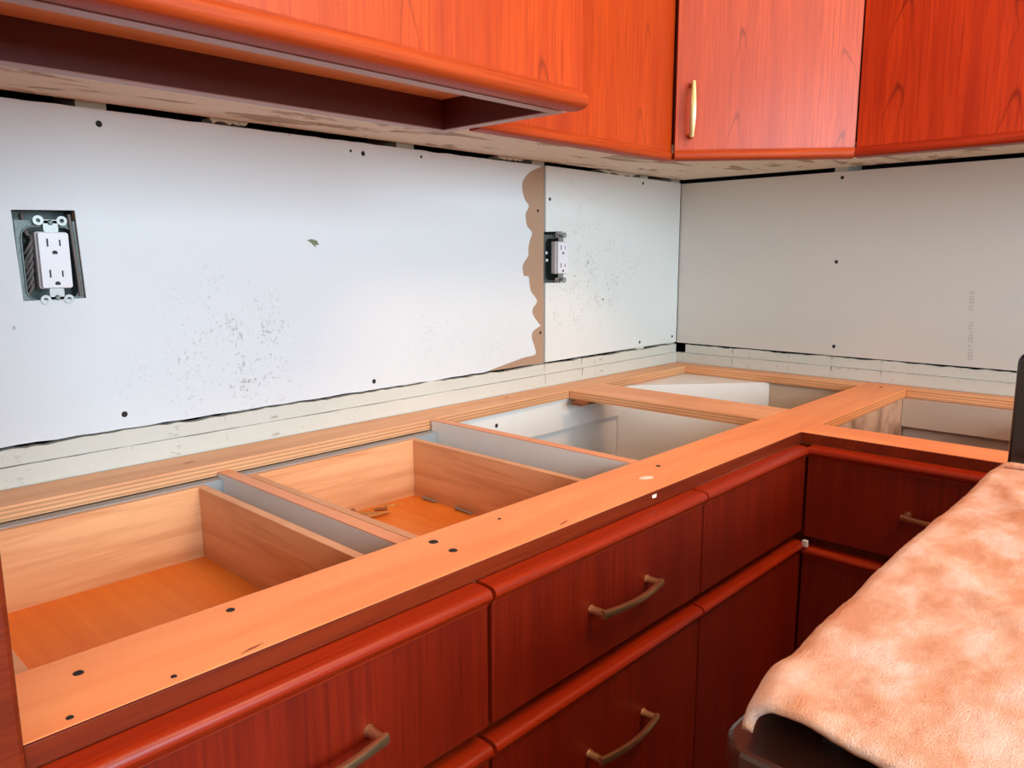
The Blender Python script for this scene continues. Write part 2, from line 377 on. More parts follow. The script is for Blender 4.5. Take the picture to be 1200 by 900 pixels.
for (x, z) in ((-1.454,.463),(-1.034,.464),(-1.454,.074),(-1.027,.069)): dimple(pa, x, -.0009, z, .0034, (0,-1,0))
for (x, z) in ((-.579,.387),(-.57,.123)): dimple(pa, x, .0014, z, .0028, (0,-1,0))
dimple(pa, -1.059, -.0009, .466, .002, (0,-1,0)); dimple(pa, -.905, -.0009, .47, .0022, (0,-1,0))
ch = MB().plate([(-1.151,.317),(-1.142,.319),(-1.132,.316),(-1.129,.309),(-1.136,.310),(-1.134,.305),(-1.140,.309),(-1.144,.313)], [], FY, -.0012, -.0006).build('paper_nick', plain('nicked paper', (122,126,96), .9), pa)
pb = thing('drywall_panel', 'smudged white drywall sheet between torn seam and room corner', 'drywall panel', (-.28, 0, .25))
oB = [(-.5560, .232), (-.4985, .231), (-.4985, .345), (-.5560, .343)]
MB().plate([(-.5562, .0555), (-.3, .0565), (-.004, .0565), (-.004, .4815), (-.3, .4822), (-.5562, .483), (-.5562, .343), (-.4985, .345), (-.4985, .231), (-.5562, .232)], [], FY, -.0012, .0127).build('gypsum_board', 'dryB', pb)
for (x, z) in ((-.543,.413),(-.184,.470),(-.182,.070),(-.025,.073)): dimple(pb, x, -.0013, z, .0031, (0,-1,0))
dimple(pb, -.344, -.0013, .187, .002, (0,-1,0))
pc = thing('drywall_panel', 'plain drywall sheet, coloured grey for shade, on the right-hand wall', 'drywall panel', (0, -.8, .25))
MB().plate([(-1.70, .0530), (-.0006, .0545), (-.0006, .480), (-1.70, .4815)], [], FX, .0, .0127).build('gypsum_board', 'dryC_shaded', pc)
for (y, z) in ((-.423,.467),(-.422,.275),(-.429,.076),(-1.0,.47)): dimple(pc, -.0001, y, z, .0034, (-1,0,0))
# faint pencil-like stamp, letters too worn to read
M['stamp'] = plain('faint grey ink', (172, 163, 153), .8)
random.seed(4)
for seg in ((.070, .098), (.108, .152), (.176, .212)):
    z = seg[0]; m = MB()
    while z < seg[1]:
        yy = -.716+(z-.07)*.06
        m.box(-.0003, .001, yy-.0035, yy+.0035, z, z+.0011)
        if random.random() < .6: m.box(-.0003, .001, yy-.0035, yy-.0025, z, z+.005)
        if random.random() < .5: m.box(-.0003, .001, yy+.0025, yy+.0035, z, z+.005)
        z += .0068
    m.build('stamp_mark', 'stamp', pc)

# ------------------------------------------------------------------ outlets
def outlet(name, lab, xc, zc, dx, wall_y, openx):
    t = thing(name, lab, 'outlet', (xc, wall_y, zc), 'outlets without cover plates')
    x0, x1 = openx
    # box: open-fronted metal shell
    b = MB(); y0, y1 = .0135, .062
    b.box(x0-.002, x1+.006, y1, y1+.0015, zc-.062, zc+.066)
    b.box(x0-.0035, x0-.002, y0, y1, zc-.062, zc+.066); b.box(x1+.006, x1+.0075, y0, y1, zc-.062, zc+.066)
    b.box(x0-.002, x1+.006, y0, y1, zc+.066, zc+.0675); b.box(x0-.002, x1+.006, y0, y1, zc-.0635, zc-.062)
    b.build('metal_box', 'steel', t)
    def rr(cx, cz, w, h, r, n=6):
        p = []
        for sx, sz, a0 in ((1, -1, -90), (1, 1, 0), (-1, 1, 90), (-1, -1, 180)):
            for i in range(n+1):
                a = math.radians(a0+90*i/n); p.append((cx+sx*(w-r)+r*math.cos(a), cz+sz*(h-r)+r*math.sin(a)))
        return p
    rc = (x0+x1)/2
    w = (x1-x0)/2
    MB().plate([(x0-.0015, zc-.056), (x1+.0035, zc-.056), (x1+.0035, zc+.050), (x0-.0015, zc+.050)], [rr(rc+.001, zc-.004, w-.0035, .046, .014)], FY, .0055, .0075).build('plaster_ring', 'steel', t)
    lip = [( *p, ) for p in rr(rc+.001, zc-.004, w-.003, .0465, .014)]
    MB().tube([(p[0], .0045, p[1]) for p in lip+[lip[0]]], .0011, 6, False).build('ring_lip', 'steel', t)
    cx = xc+dx
    # mounting strap with ears
    for sg in (1, -1):
        s = MB(); zz = zc+sg*.0425
        s.plate(rr(cx, zz, .0085, .0075, .003), [], FY, -.0028, -.0014)
        for e in (-1, 1): s.plate([(cx+e*.0135+.0062*math.cos(a*math.pi/7), zc+sg*.0500+.0062*math.sin(a*math.pi/7)) for a in range(14)],
                                 [[(cx+e*.0135+.0026*math.cos(a*math.pi/7), zc+sg*.0500+.0026*math.sin(a*math.pi/7)) for a in range(14)]], FY, -.0030, -.0014)
        s.box(cx-.010, cx+.010, -.0028, -.0014, zz+sg*.004, zz+sg*.0085); s.build('mounting_ear', 'bright_steel', t)
    f = MB().plate(rr(cx, zc, .0172, .0345, .002), [], FY, -.0095, -.0012).build('receptacle', 'white', t, bevel=.0012)
    MB().plate(rr(cx, zc, .0188, .0358, .003), [], FY, -.0012, .009).build('receptacle_body', plain('grey receptacle body', (196, 186, 184), .4), t)
    h = MB()
    for zz in (.018, -.021):
        h.box(cx-.0085, cx-.0065, -.0098, -.0093, zc+zz-.0008, zc+zz+.0092)
        h.box(cx+.0058, cx+.0076, -.0098, -.0093, zc+zz, zc+zz+.0080)
        h.plate([(cx+.0032*math.cos(a*math.pi/6), zc+zz-.0085+.0030*max(math.sin(a*math.pi/6), -.55)) for a in range(12)], [], FY, -.0098, -.0093)
    h.build('socket_slots', 'hole', f)
    for sg in (1, -1):
        q = MB().tube([(cx, -.0031, zc+sg*.0475), (cx, -.0055, zc+sg*.0475)], [.0034, .0026], 12).build('screw', 'steel', t)
    return t, cx
tA, cx = outlet('wall_outlet', 'white double outlet in square-cut hole at far left of long drywall', -1.5235, .2865, 0, 0, (-1.560, -1.493))
random.seed(3)
for i in range(9):
    z0 = .245+.009*i; x0 = -1.556+random.uniform(0, .006)
    pts = [(x0+.004+.004*math.sin(j*.9+i), .022-.014*math.sin(j/5*math.pi)+.003*random.random(), z0+.006*j+.006*math.sin(j*1.3+i*2)) for j in range(6)]
    MB().tube(smooth3(pts) if False else pts, .0021, 8).build('cable', 'wire' if i % 3 else 'wiredark', tA)
MB().tube([(-1.4945, .0025, .240), (-1.495, .0022, .26), (-1.4965, .0022, .29), (-1.498, .0022, .32), (-1.500, .0022, .345)], .0024, 8).build('cable', 'wire', tA)
for i in range(7):
    x0 = -1.553+.0006*i; z0 = .250+.0095*i
    MB().tube([(x0-.002, .014, z0-.012), (x0+.001, .006, z0-.004), (x0+.005, .004, z0+.004), (x0+.006, .012, z0+.012)], .0019, 8).build('cable', 'wire', tA)
tB, cx = outlet('wall_outlet', 'white double outlet beside the torn brown drywall seam', -.512, .287, .006, 0, (-.556, -.500))
for i in range(5):
    pts = [(-.548+.004*math.sin(j+i)+.004*(i % 3), .03-.012*math.sin(j/4*math.pi), .262+.012*i+.005*j*(1 if i % 2 else -1)) for j in range(5)]
    MB().tube(pts, .002, 8).build('cable', 'wire' if i % 2 else 'wiredark', tB)
MB().tube([(-.5445, .012, .2975), (-.5445, .006, .2975)], [.0035, .003], 10).build('wire_nut', 'white', tB)
MB().tube([(-.5425, .012, .2815), (-.5425, .006, .2815)], [.0035, .003], 10).build('wire_nut', 'white', tB)

# ------------------------------------------------------------------ fronts, handles
def handle(parent, c, ax, outv, L=.118, out=.026, vertical=False, mat='bronze', sag=0):
    """arched bar: c centre on the face, ax unit along, outv unit outward"""
    c = Vector(c); ax = Vector(ax); outv = Vector(outv); up = ax.cross(outv) 
    m = MB()
    n = 24; rings = []
    for i in range(n+1):
        t = -1+2*i/n; d = out*(.72+.28*math.cos(t*math.pi/2)); p = c+ax*(t*L/2)+outv*d
        w = .0052-.0012*(1-t*t)**.5 if mat != 'brass' else .0036+.0022*(1-t*t); h = .0032 if mat != 'brass' else .0026
        tv = (ax + outv*(-out*.28*math.pi/L*math.sin(t*math.pi/2))).normalized(); nv = up.cross(tv).normalized()
        k = 10; ring = []
        for j in range(k):
            a = 2*math.pi*j/k; ca, sa = math.cos(a), math.sin(a)
            ring.append(p+up*(w*math.copysign(abs(ca)**.6, ca))+nv*(h*math.copysign(abs(sa)**.6, sa)))
        rings.append(ring)
    v = [q for r in rings for q in r]; k = 10
    f = [(i*k+j, i*k+(j+1) % k, (i+1)*k+(j+1) % k, (i+1)*k+j) for i in range(n) for j in range(k)]
    m.add(v, f, True); b = len(m.v)-len(v)
    m.f.append([b+j for j in range(k-1, -1, -1)]); m.sm.append(False); m.f.append([b+n*k+j for j in range(k)]); m.sm.append(False)
    for sg in (-1, 1):
        p = c+ax*(sg*(L/2-.004)); m.tube([p+outv*.0003, p+outv*.004, p+outv*(out*.74)], [.0058, .0046, .0046], 12)
    return m.build('handle', mat, parent, loc=c)

def front(parent, name, org, rot, w, z0, z1, where, mat, t=.019, rollh=.0175, proud=.0065, rollmat='cherry_roll'):
    """slab front with a rounded moulding along its top or bottom edge; local x across, -y outward"""
    org = Vector(org)
    p0, p1 = (z0, z1-rollh) if where == 'top' else (z0+rollh, z1)
    m = MB().box(.001, w-.001, -t, 0, p0, p1)
    o = m.build(name, mat, parent, loc=org, rot=rot, local=True, bevel=.0008)
    sg = 1 if where == 'top' else -1; zb = p1 if where == 'top' else p0
    arc = smooth_loop([(-t-.0008, .0015), (-t-proud*.55, .0040), (-t-proud*.92, .0080), (-t-proud, rollh*.55), (-t-proud*.86, rollh*.76), (-t-proud*.35, rollh*.93), (-t+.006, rollh)], 3)
    prof = [(0, 0), (-t-.0008, 0)]+arc+[(0, rollh)]
    m = MB(); m.prism([(a, zb+sg*b) for a, b in prof], lambda u, v, s: (s, u, v), .0008, w-.0008, smooth=True)
    r = m.build('edge_moulding', rollmat, o, loc=org, rot=rot, local=True)
    return o, r

def drawer_box(parent, x0, x1, yb, yf, zt, zfl):
    t = .012; m = MB()
    m.box(x0, x1, yb, yb+t, zfl-.008, zt); m.box(x0, x0+t, yf, yb, zfl-.008, zt); m.box(x1-t, x1, yf, yb, zfl-.008, zt); m.box(x0+t, x1-t, yf, yf+t, zfl-.008, zt)
    o = m.build('drawer', 'drawer', parent, bevel=.0008)
    MB().box(x0+t, x1-t, yf+t, yb, zfl-.006, zfl).build('drawer_bottom', 'drawer_floor', o)
    return o

def base_cabinet(lab, x0, x1, name='base_cabinet'):
    t = thing(name, lab, 'cabinet', ((x0+x1)/2, -.3, ZF), 'base cabinets with their tops off'); return t
def partition(parent, x0, x1, zt, yb=-.03):
    prof = [(-.6088, ZF+.10), (yb, ZF+.10), (yb, -.0195), (-.0832, -.0195), (-.0832, zt-.0012), (-.514, zt-.0012), (-.514, -.0195), (-.609, -.0195)]
    o = MB().prism(prof, FS, x0, x1).build('side_panel', 'melamine', parent)
    MB().box(x0, x1, -.514, -.0832, zt-.0012, zt).build('edge_tape', 'edge', o)
    return o
ZG = -.160; ZH = -.1785
RZ1 = -.0175   # top of drawer fronts
YF = -.6115
# cabinet 1: far left
c1 = base_cabinet('cherry drawer cabinet nearest the camera, next to the tall side panel', -1.742, -1.366)
partition(c1, -1.742, -1.724, -.012)
partition(c1, -1.3645, -1.3465, -.012)
MB().box(-1.724, -1.3645, -.098, -.082, -.14, -.0195).build('back_rail', 'rail_grey', c1)
MB().box(-1.724, -1.3645, -.045, -.033, ZF+.1, -.14).build('back_panel', 'melamine', c1)
MB().box(-1.724, -1.3645, -.609, -.045, ZF+.1, ZF+.118).build('bottom_panel', 'melamine', c1)
MB().box(-1.742, -1.3465, -.55, -.53, ZF, ZF+.098).build('toe_kick', 'mahogany', c1)
d = drawer_box(c1, -1.716, -1.3925, -.108, -.596, -.021, -.120)
f, r = front(d, 'drawer_front', (-1.7435, YF, 0), 0, .3765, ZG, RZ1, 'top', 'cherry_base_shaded')
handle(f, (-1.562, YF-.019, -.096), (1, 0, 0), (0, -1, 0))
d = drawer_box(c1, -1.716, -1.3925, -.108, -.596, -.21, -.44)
f, r = front(d, 'drawer_front', (-1.7435, YF, 0), 0, .3765, -.47, ZH, 'top', 'cherry_base_shaded')
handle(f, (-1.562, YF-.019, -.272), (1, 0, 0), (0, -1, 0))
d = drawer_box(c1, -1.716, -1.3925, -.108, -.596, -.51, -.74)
f, r = front(d, 'drawer_front', (-1.7435, YF, 0), 0, .3765, -.77, -.486, 'top', 'cherry_base_shaded')
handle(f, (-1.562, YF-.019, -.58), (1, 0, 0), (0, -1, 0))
MB().box(-1.741, -1.3650, -.6108, -.6092, ZF+.118, -.0190).build('front_frame', 'mahogany', c1)  # solid dark sheet, on each base cabinet, so front gaps look shaded
# cabinet 2
c2 = base_cabinet('cherry drawer cabinet with loose screws in its open top drawer', -1.364, -.965)
partition(c2, -.9645, -.9455, .0)
MB().box(-1.3460, -.9655, -.098, -.082, -.14, -.0195).build('back_rail', 'rail_grey', c2)
MB().box(-1.3460, -.9655, -.045, -.033, ZF+.1, -.14).build('back_panel', 'melamine', c2)
MB().box(-1.3460, -.9655, -.609, -.045, ZF+.1, ZF+.118).build('bottom_panel', 'melamine', c2)
MB().box(-1.3460, -.9655, -.55, -.53, ZF, ZF+.098).build('toe_kick', 'mahogany', c2)
d = drawer_box(c2, -1.330, -1.0160, -.108, -.596, -.021, -.120)
f, r = front(d, 'drawer_front', (-1.3635, YF, 0), 0, .3985, ZG, RZ1, 'top', 'cherry_base_shaded')
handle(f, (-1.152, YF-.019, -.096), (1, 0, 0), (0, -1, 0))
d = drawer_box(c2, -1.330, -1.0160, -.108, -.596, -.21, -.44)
f, r = front(d, 'drawer_front', (-1.3635, YF, 0), 0, .3985, -.47, ZH, 'top', 'cherry_base_shaded')
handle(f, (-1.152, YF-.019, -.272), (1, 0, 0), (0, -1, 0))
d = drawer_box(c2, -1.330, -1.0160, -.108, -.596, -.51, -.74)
f, r = front(d, 'drawer_front', (-1.3635, YF, 0), 0, .3985, -.77, -.486, 'top', 'cherry_base_shaded')
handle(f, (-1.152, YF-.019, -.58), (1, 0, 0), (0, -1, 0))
MB().box(-1.3640, -.9450, -.6108, -.6092, ZF+.118, -.0190).build('front_frame', 'mahogany', c2)
# cabinet 3: empty blind corner
c3 = thing('corner_base_cabinet', 'empty white-lined corner cabinet under the two open frame bays', 'cabinet', (-.45, -.3, ZF))
MB().box(-.9450, -.335, -.045, -.033, ZF+.1, -.0195).build('back_panel', 'melamine', c3)
MB().box(-.9450, -.348, -.061, -.0455, -.088, -.0195).build('back_rail', 'melamine', c3)
MB().prism([(-.34, -.05), (-.05, -.297), (-.035, -.297), (-.035, -.035), (-.34, -.035)], FZ, ZF+.1, -.0195).build('diagonal_back', 'melamine', c3)
MB().box(-.05, -.035, -.598, -.2975, ZF+.1, -.0195).build('side_back', plain('beige cabinet back', (206, 178, 152), .5, var=.2), c3)
MB().prism([(-.945, -.609), (-.05, -.609), (-.05, -.3), (-.34, -.05), (-.945, -.046)], FZ, ZF+.1, ZF+.118).build('bottom_panel', 'melamine', c3)
MB().box(-.609, -.05, -.6085, -.5985, ZF+.118, -.0195).build('side_panel', 'ply_raw', c3)
MB().box(-.945, -.612, -.55, -.53, ZF, ZF+.098).build('toe_kick', 'mahogany', c3)
MB().box(-.9440, -.6100, -.6108, -.6092, ZF+.118, -.0190).build('front_frame', 'mahogany', c3)
dimple(c3, -.775, -.0615, -.045, .0035, (0, -1, 0))
f, r = front(c3, 'false_drawer_front', (-.9635, YF, 0), 0, .3305, ZG, RZ1, 'top', 'cherry_base_shaded')
f, r = front(c3, 'door', (-.9635, YF, 0), 0, .3305, -.77, ZH, 'top', 'cherry_base_shaded')
# cabinet 4: right run
c4 = thing('base_cabinet', 'cherry cabinet of the right-hand run, half hidden by the blanket', 'cabinet', (-.3, -.76, ZF), 'base cabinets with their tops off')
MB().box(-.05, -.035, -.905, -.6095, ZF+.1, -.0195).build('back_panel', 'melamine_grey', c4)
MB().box(-.066, -.0505, -.886, -.6095, -.080, -.0195).build('back_rail', 'melamine_grey', c4)
MB().box(-.609, -.05, -.905, -.887, ZF+.1, -.0195).build('side_panel', 'melamine', c4)
MB().box(-.609, -.05, -.887, -.6095, ZF+.1, ZF+.118).build('bottom_panel', 'melamine', c4)
MB().box(-.55, -.53, -.905, -.56, ZF, ZF+.098).build('toe_kick', 'mahogany', c4)
MB().box(-.6108, -.6092, -.905, -.6112, ZF+.118, -.0190).build('front_frame', 'mahogany', c4)
R90 = -math.pi/2
f, r = front(c4, 'drawer_front', (YF, -.632, 0), R90, .272, -.1695, RZ1, 'top', 'cherry_base_shaded')
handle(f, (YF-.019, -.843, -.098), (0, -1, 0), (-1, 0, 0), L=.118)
f, r = front(c4, 'door', (YF, -.632, 0), R90, .272, -.77, -.187, 'top', 'cherry_base_shaded')

# ------------------------------------------------------------------ plywood top frame
def rail(lab, m, loc, name='plywood_rail', mat='rail'):
    o = m.build(name, mat, loc=loc, bevel=.0008); tag(o, lab, 'board', 'boards of the plywood top frame'); return o
FRT = .0185
fr = MB(); fr.box(-1.742, -.0035, -.6095, -.515, -FRT, 0)
fr = rail('long front board of the plywood frame, dark cherry edge, chipped white spot', fr, (-.9, -.56, 0))
MB().box(-1.742, -.6115, -.6125, -.6097, -.0165, -.0003).build('cherry_edge_strip', 'mahogany', fr, bevel=.0004)
br = rail('long back board of the frame against the long wall', MB().prism([(-1.742, -.082), (-.95, -.079), (-.95, -.074), (-.556, -.070), (-.06, -.066), (-.06, -.0045), (-1.742, -.0045)], FZ, -FRT, 0), (-.9, -.04, 0), mat='rail_pale')
cr = rail('short plywood crosspiece between the two empty frame bays', MB().box(-.556, -.436, -.5145, -.0715, -FRT, 0), (-.5, -.29, 0), mat='rail_pale_across')
MB().box(-.578, -.455, -.122, -.096, -.0265, -FRT-.0002).build('support_cleat', birch('brown cleat', lin((150, 84, 48)), lin((110, 58, 30)), layer=.005), cr)
rail('back board of the frame in the wall corner', MB().prism([(-.0595, -.0045), (-.0595, -.5145), (-.0045, -.5145), (-.0045, -.0045)], FZ, -FRT, 0), (-.03, -.3, 0), mat='rail_pale_across')
rail('back board of the frame on the right-hand wall, right of the long board', MB().box(-.047, -.0045, -1.0, -.610, -FRT, 0), (-.03, -.8, 0), mat='rail_pale_across')
wr = rail('short front board of the right-hand run ending at the range', MB().box(-.609, -.530, -.905, -.6100, -FRT, 0), (-.57, -.76, 0), mat='rail_across')
MB().box(-.6125, -.6092, -.905, -.6127, -.0165, -.0003).build('cherry_edge_strip', 'mahogany', wr, bevel=.0004)
for (x, y, r_) in ((-1.355,-.539,.0042),(-1.357,-.571,.0038),(-1.691,-.546,.003),(-1.647,-.6,.0018),(-1.571,-.532,.003),(-1.713,-.600,.002),(-.952,-.551,.003),(-1.259,-.54,.0016),(-.06,-.56,.003)):
    dimple(fr, x, y, .0001, r_, (0, 0, 1))
M['chip'] = plain('bare white chip', (244, 226, 206), .6)
def blob(x, y, z, a, b, ang, n=16):
    return MB().prism([(x+a*math.cos(t)*math.cos(ang)-b*math.sin(t)*math.sin(ang), y+a*math.cos(t)*math.sin(ang)+b*math.sin(t)*math.cos(ang)) for t in [2*math.pi*i/n for i in range(n)]], FZ, z, z+.0004)
blob(-1.012, -.571, .0001, .011, .0055, -.4).build('bare_spot', 'chip', fr)
random.seed(11)
def splinter(parent, x, y):
    MB().prism([(x, y), (x+.012, y+.001), (x+.02, y+.0035), (x+.008, y+.003)], FZ, .0001, .0004).build('splinter', plain('dark splinter', (150, 78, 44), .8), parent)
splinter(fr, -1.23, -.603); splinter(fr, -1.60, -.606); splinter(br, -1.40, -.05); splinter(br, -.72, -.03)
o = MB().prism([(-1.062, -.6128), (-1.052, -.6128), (-1.054, -.6140), (-1.059, -.6145)], FZ, -.007, -.003).build('paint_chip', 'chip'); tag(o, 'small white chip on the dark edge of the front board', 'chip')
o = MB().prism([(-.641, -.6435), (-.634, -.6435), (-.632, -.636), (-.639, -.634)], FZ, -.1855, -.1745).build('corner_bumper', 'white', bevel=.001); tag(o, 'little white plastic bumper in the inside corner between drawer fronts', 'bumper')

# ------------------------------------------------------------------ loose hardware in the drawer
def screw_obj(a, b, lab, mat='bright_steel', name='loose_screw', r=.0016):
    a, b = Vector(a), Vector(b); t = (b-a).normalized(); c = (a+b)/2
    root = thing(name, lab, 'screw', c, 'loose hardware in the drawer')
    L = (b-a).length; m = MB(); n = int(L/.0006)
    pts = [a+t*(L*i/n) for i in range(n+1)]; rs = [r*(1+.22*(i % 2)) * (1 if i < n*.88 else 1-.8*(i-n*.88)/(n*.12)) for i in range(n+1)]
    m.tube(pts, rs, 8).build('shank', mat, root)
    MB().tube([a-t*.0022, a-t*.001, a+t*.002], [r*2.1, r*2.2, r*1.0], 12).build('screw_head', mat, root)
    return root
zf = -.120+.0036
screw_obj((-1.0345, -.143, zf), (-1.0330, -.172, zf-.001), 'steel screw against the drawer side, nearer the back corner')
screw_obj((-1.0335, -.224, zf), (-1.0345, -.262, zf-.001), 'steel screw against the drawer side, nearer the front')
screw_obj((-1.118, -.142, zf+.002), (-1.137, -.138, zf+.004), 'dark-headed screw lying on the tan wall plugs', 'bronze', r=.0028)
screw_obj((-1.163, -.118, zf+.002), (-1.182, -.125, zf), 'dark screw left of the plugs by the drawer back', 'bronze', r=.0028)
def plug(a, b, lab):
    a, b = Vector(a), Vector(b); t = b-a; root = MB(); n = 12
    root.tube([a+t*(i/n) for i in range(n+1)], [(.0042 if i % 2 else .0034)*(1 if i < 9 else .8) for i in range(n+1)], 10)
    o = root.build('wall_plug', 'tag', loc=(a+b)/2); return tag(o, lab, 'wall plug', 'loose hardware in the drawer')
plug((-1.165, -.150, zf+.0012), (-1.122, -.158, zf+.0012), 'tan plastic wall plug in front, among the loose screws')
plug((-1.160, -.130, zf+.0012), (-1.140, -.146, zf+.0012), 'tan plastic wall plug tucked behind the front one')
o = MB(); random.seed(9)
for i in range(260):
    x = random.gauss(-1.098, .018); y = -.122+random.gauss(0, .008)+(x+1.098)*-.25
    s_ = random.uniform(.0006, .0013)
    o.add([(x-s_, y, -.1199), (x, y-s_, -.1199), (x+s_, y, -.1199), (x, y, -.1199+s_)], [(0,1,3),(1,2,3),(2,0,3),(0,2,1)])
o = o.build('sawdust', plain('pale sawdust', (216, 160, 84), .9), loc=(-1.1, -.12, -.12)); o['kind'] = 'stuff'; tag(o, 'patch of pale sawdust on the drawer floor', 'sawdust')

# ------------------------------------------------------------------ upper cabinets
ZU = .470; ZB = .490; ZT = 1.30
# hood cabinet
h = thing('hood_cabinet', 'deep cherry wall cabinet with hollow underside, left of the others', 'cabinet', (-1.5, -.25, ZB), 'cherry wall cabinets')
HX0, HX1 = -1.743, -1.044
MB().box(HX0, HX1, -.4375, -.001, .5155, ZT).build('cabinet_body', 'cavtop_lit', h)
MB().box(HX0, HX1, -.2185, -.001, ZB, .5153).build('underside', 'cream', h)
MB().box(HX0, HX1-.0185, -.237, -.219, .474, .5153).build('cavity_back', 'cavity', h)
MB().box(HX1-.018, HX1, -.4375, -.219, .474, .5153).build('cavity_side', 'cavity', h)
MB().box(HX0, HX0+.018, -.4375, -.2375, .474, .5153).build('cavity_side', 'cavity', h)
MB().box(HX0, HX1, -.4555, -.438, .474, ZT).build('front_frame', 'cavity', h)
MB().box(HX0, HX1-.0185, -.237, -.219, .4725, .4739).build('edge_tape', 'pinkwood', h)
MB().box(HX1-.018, HX1, -.4375, -.219, .4725, .4739).build('edge_tape', 'pinkwood', h)
MB().box(HX0, HX1, -.4555, -.438, .4725, .4739).build('edge_tape', 'pinkwood', h)
MB().box(HX0, HX1-.02, -.2100, -.2050, .4750, .4898).build('glass_strip', 'glass', h)
MB().box(HX0, HX1-.02, -.1900, -.1840, .4800, .4898).build('glass_strip', 'glass', h)
f, r = front(h, 'door', (HX0, -.4700, 0), 0, HX1-HX0-.008, ZU, ZT, 'bottom', 'cherry', rollh=.024, proud=.010, rollmat='cherry_roll_lit')
# cabinet right of hood
u2_ = thing('wall_cabinet', 'shallow cherry wall cabinet between the deep one and the corner door', 'cabinet', (-.8, -.15, ZB), 'cherry wall cabinets')
MB().box(-1.0435, -.5365, -.266, -.001, ZB+.012, ZT).build('cabinet_body', 'cavity', u2_)
MB().box(-1.0435, -.5365, -.266, -.001, ZB, ZB+.0118).build('underside', 'cream', u2_)
MB().box(-1.0435, -.5365, -.2715, -.2665, .4795, ZT).build('front_frame', 'mahogany', u2_)  # dark sheet put here so the door joint reads as shade
f, r = front(u2_, 'door', (-1.043, -.2725, 0), 0, .5205, ZU, ZT, 'bottom', 'cherry', rollh=.019, proud=.006, rollmat='cherry_roll_lit')
# corner
A_, B_ = Vector((-.5315, -.302)), Vector((-.3245, -.565)); dv = (B_-A_); th = math.atan2(dv.y, dv.x); dn = dv.normalized(); nn = Vector((dn.y, -dn.x))
if nn.x > 0: nn = -nn
u3 = thing('corner_wall_cabinet', 'diagonal corner wall cabinet with a shiny pinkish door and brass handle', 'cabinet', (-.2, -.2, ZB), 'cherry wall cabinets')
i0 = A_-nn*.021; i1 = B_-nn*.021
MB().prism([(-.536, -.001), (-.536, -.281), (i0.x, i0.y), (i1.x, i1.y), (-.302, -.5655), (-.001, -.5655), (-.001, -.001)], FZ, ZB+.012, ZT).build('cabinet_body', 'cavity', u3)
MB().prism([(-.536, -.001), (-.536, -.281), (i0.x, i0.y), (i1.x, i1.y), (-.302, -.5655), (-.001, -.5655), (-.001, -.001)], FZ, ZB, ZB+.0118).build('underside', 'cream', u3)
o0 = A_-nn*.0195
f, r = front(u3, 'door', (o0.x+dn.x*.0002, o0.y+dn.y*.0002, 0), th, dv.length-.0004, ZU, ZT, 'bottom', 'cherry_diag', rollh=.019, proud=.006, rollmat='cherry_roll_lit')
hc = A_+dn*.030+nn*.0005
handle(f, (hc.x, hc.y, .560), (0, 0, 1), (nn.x, nn.y, 0), L=.100, out=.024, mat='brass')
# right run uppers
u4 = thing('wall_cabinet', 'cherry wall cabinet, its red painted darker for shade, at upper right of the photo', 'cabinet', (-.15, -1.0, ZB), 'cherry wall cabinets')
MB().box(-.303, -.001, -1.70, -.5665, ZB+.012, ZT).build('cabinet_body', 'cavity', u4)
MB().box(-.303, -.001, -1.70, -.5665, ZB, ZB+.0118).build('underside', 'cream', u4)
f, r = front(u4, 'door', (-.3065, -.5655, 0), R90, .462, ZU, ZT, 'bottom', 'cherry_wall_shaded', rollh=.019, proud=.006)
f, r = front(u4, 'door', (-.3065, -1.0295, 0), R90, .46, ZU, ZT, 'bottom', 'cherry_wall_shaded', rollh=.019, proud=.006)

# ------------------------------------------------------------------ tall panel at far left
o = MB().box(-1.790, -1.7450, -.630, .0, ZF, ZC-.1).build('tall_side_panel', 'mahogany', loc=(-1.76, -.3, ZF), bevel=.003)
tag(o, 'dark red vertical side panel at the far left edge', 'panel')

# ------------------------------------------------------------------ range
rg = thing('kitchen_range', 'black range under the peach blanket, right foreground', 'range', (-1.08, -1.31, ZF))
RX0, RX1, RY0, RY1 = -1.435, -.70, -1.69, -.928
MB().box(RX0, RX1, RY0, RY1, ZF+.09, -.012).build('range_body', 'black', rg, bevel=.004)
ct = [(RX0-.030, RY0), (RX0-.030, RY1-.012)]+[(RX0-.008-.022*math.cos(a*math.pi/12), RY1-.010+.022*math.sin(a*math.pi/12)) for a in range(1, 7)]+[(RX1-.002, RY1+.012), (RX1-.002, RY0)]
MB().prism(ct, FZ, -.0115, .008).build('cooktop', 'black_trim', rg, bevel=.0035)
for gy in (-1.13, -1.50):
    g = MB()
    for yy in (-.16, 0, .16): g.box(RX0+.012, RX1-.07, gy+yy-.005, gy+yy+.005, .014, .024)
    for xx in (RX0+.017, RX0+.33, RX1-.075): g.box(xx-.005, xx+.005, gy-.165, gy+.165, .012, .0235)
    for xx in (RX0+.017, RX1-.075):
        for yy in (-.16, .16): g.box(xx-.006, xx+.006, gy+yy-.006, gy+yy+.006, .0082, .014)
    g.build('burner_grate', 'black', rg)
MB().prism([(RX0-.001, -.012), (RX0-.026, -.016), (RX0-.031, -.11), (RX0-.001, -.11)], lambda u, v, s: (u, s, v), RY0+.004, RY1-.002).build('control_panel', 'black_trim', rg, bevel=.003)
od = MB().box(RX0-.034, RX0-.0015, RY0+.006, RY1-.004, -.62, -.116).build('oven_door', 'black', rg, bevel=.006)
MB().tube([(RX0-.036, RY0+.08, -.16), (RX0-.07, RY0+.082, -.16), (RX0-.072, (RY0+RY1)/2, -.16), (RX0-.07, RY1-.09, -.16), (RX0-.036, RY1-.088, -.16)], .010, 12).build('handle', 'black', od)
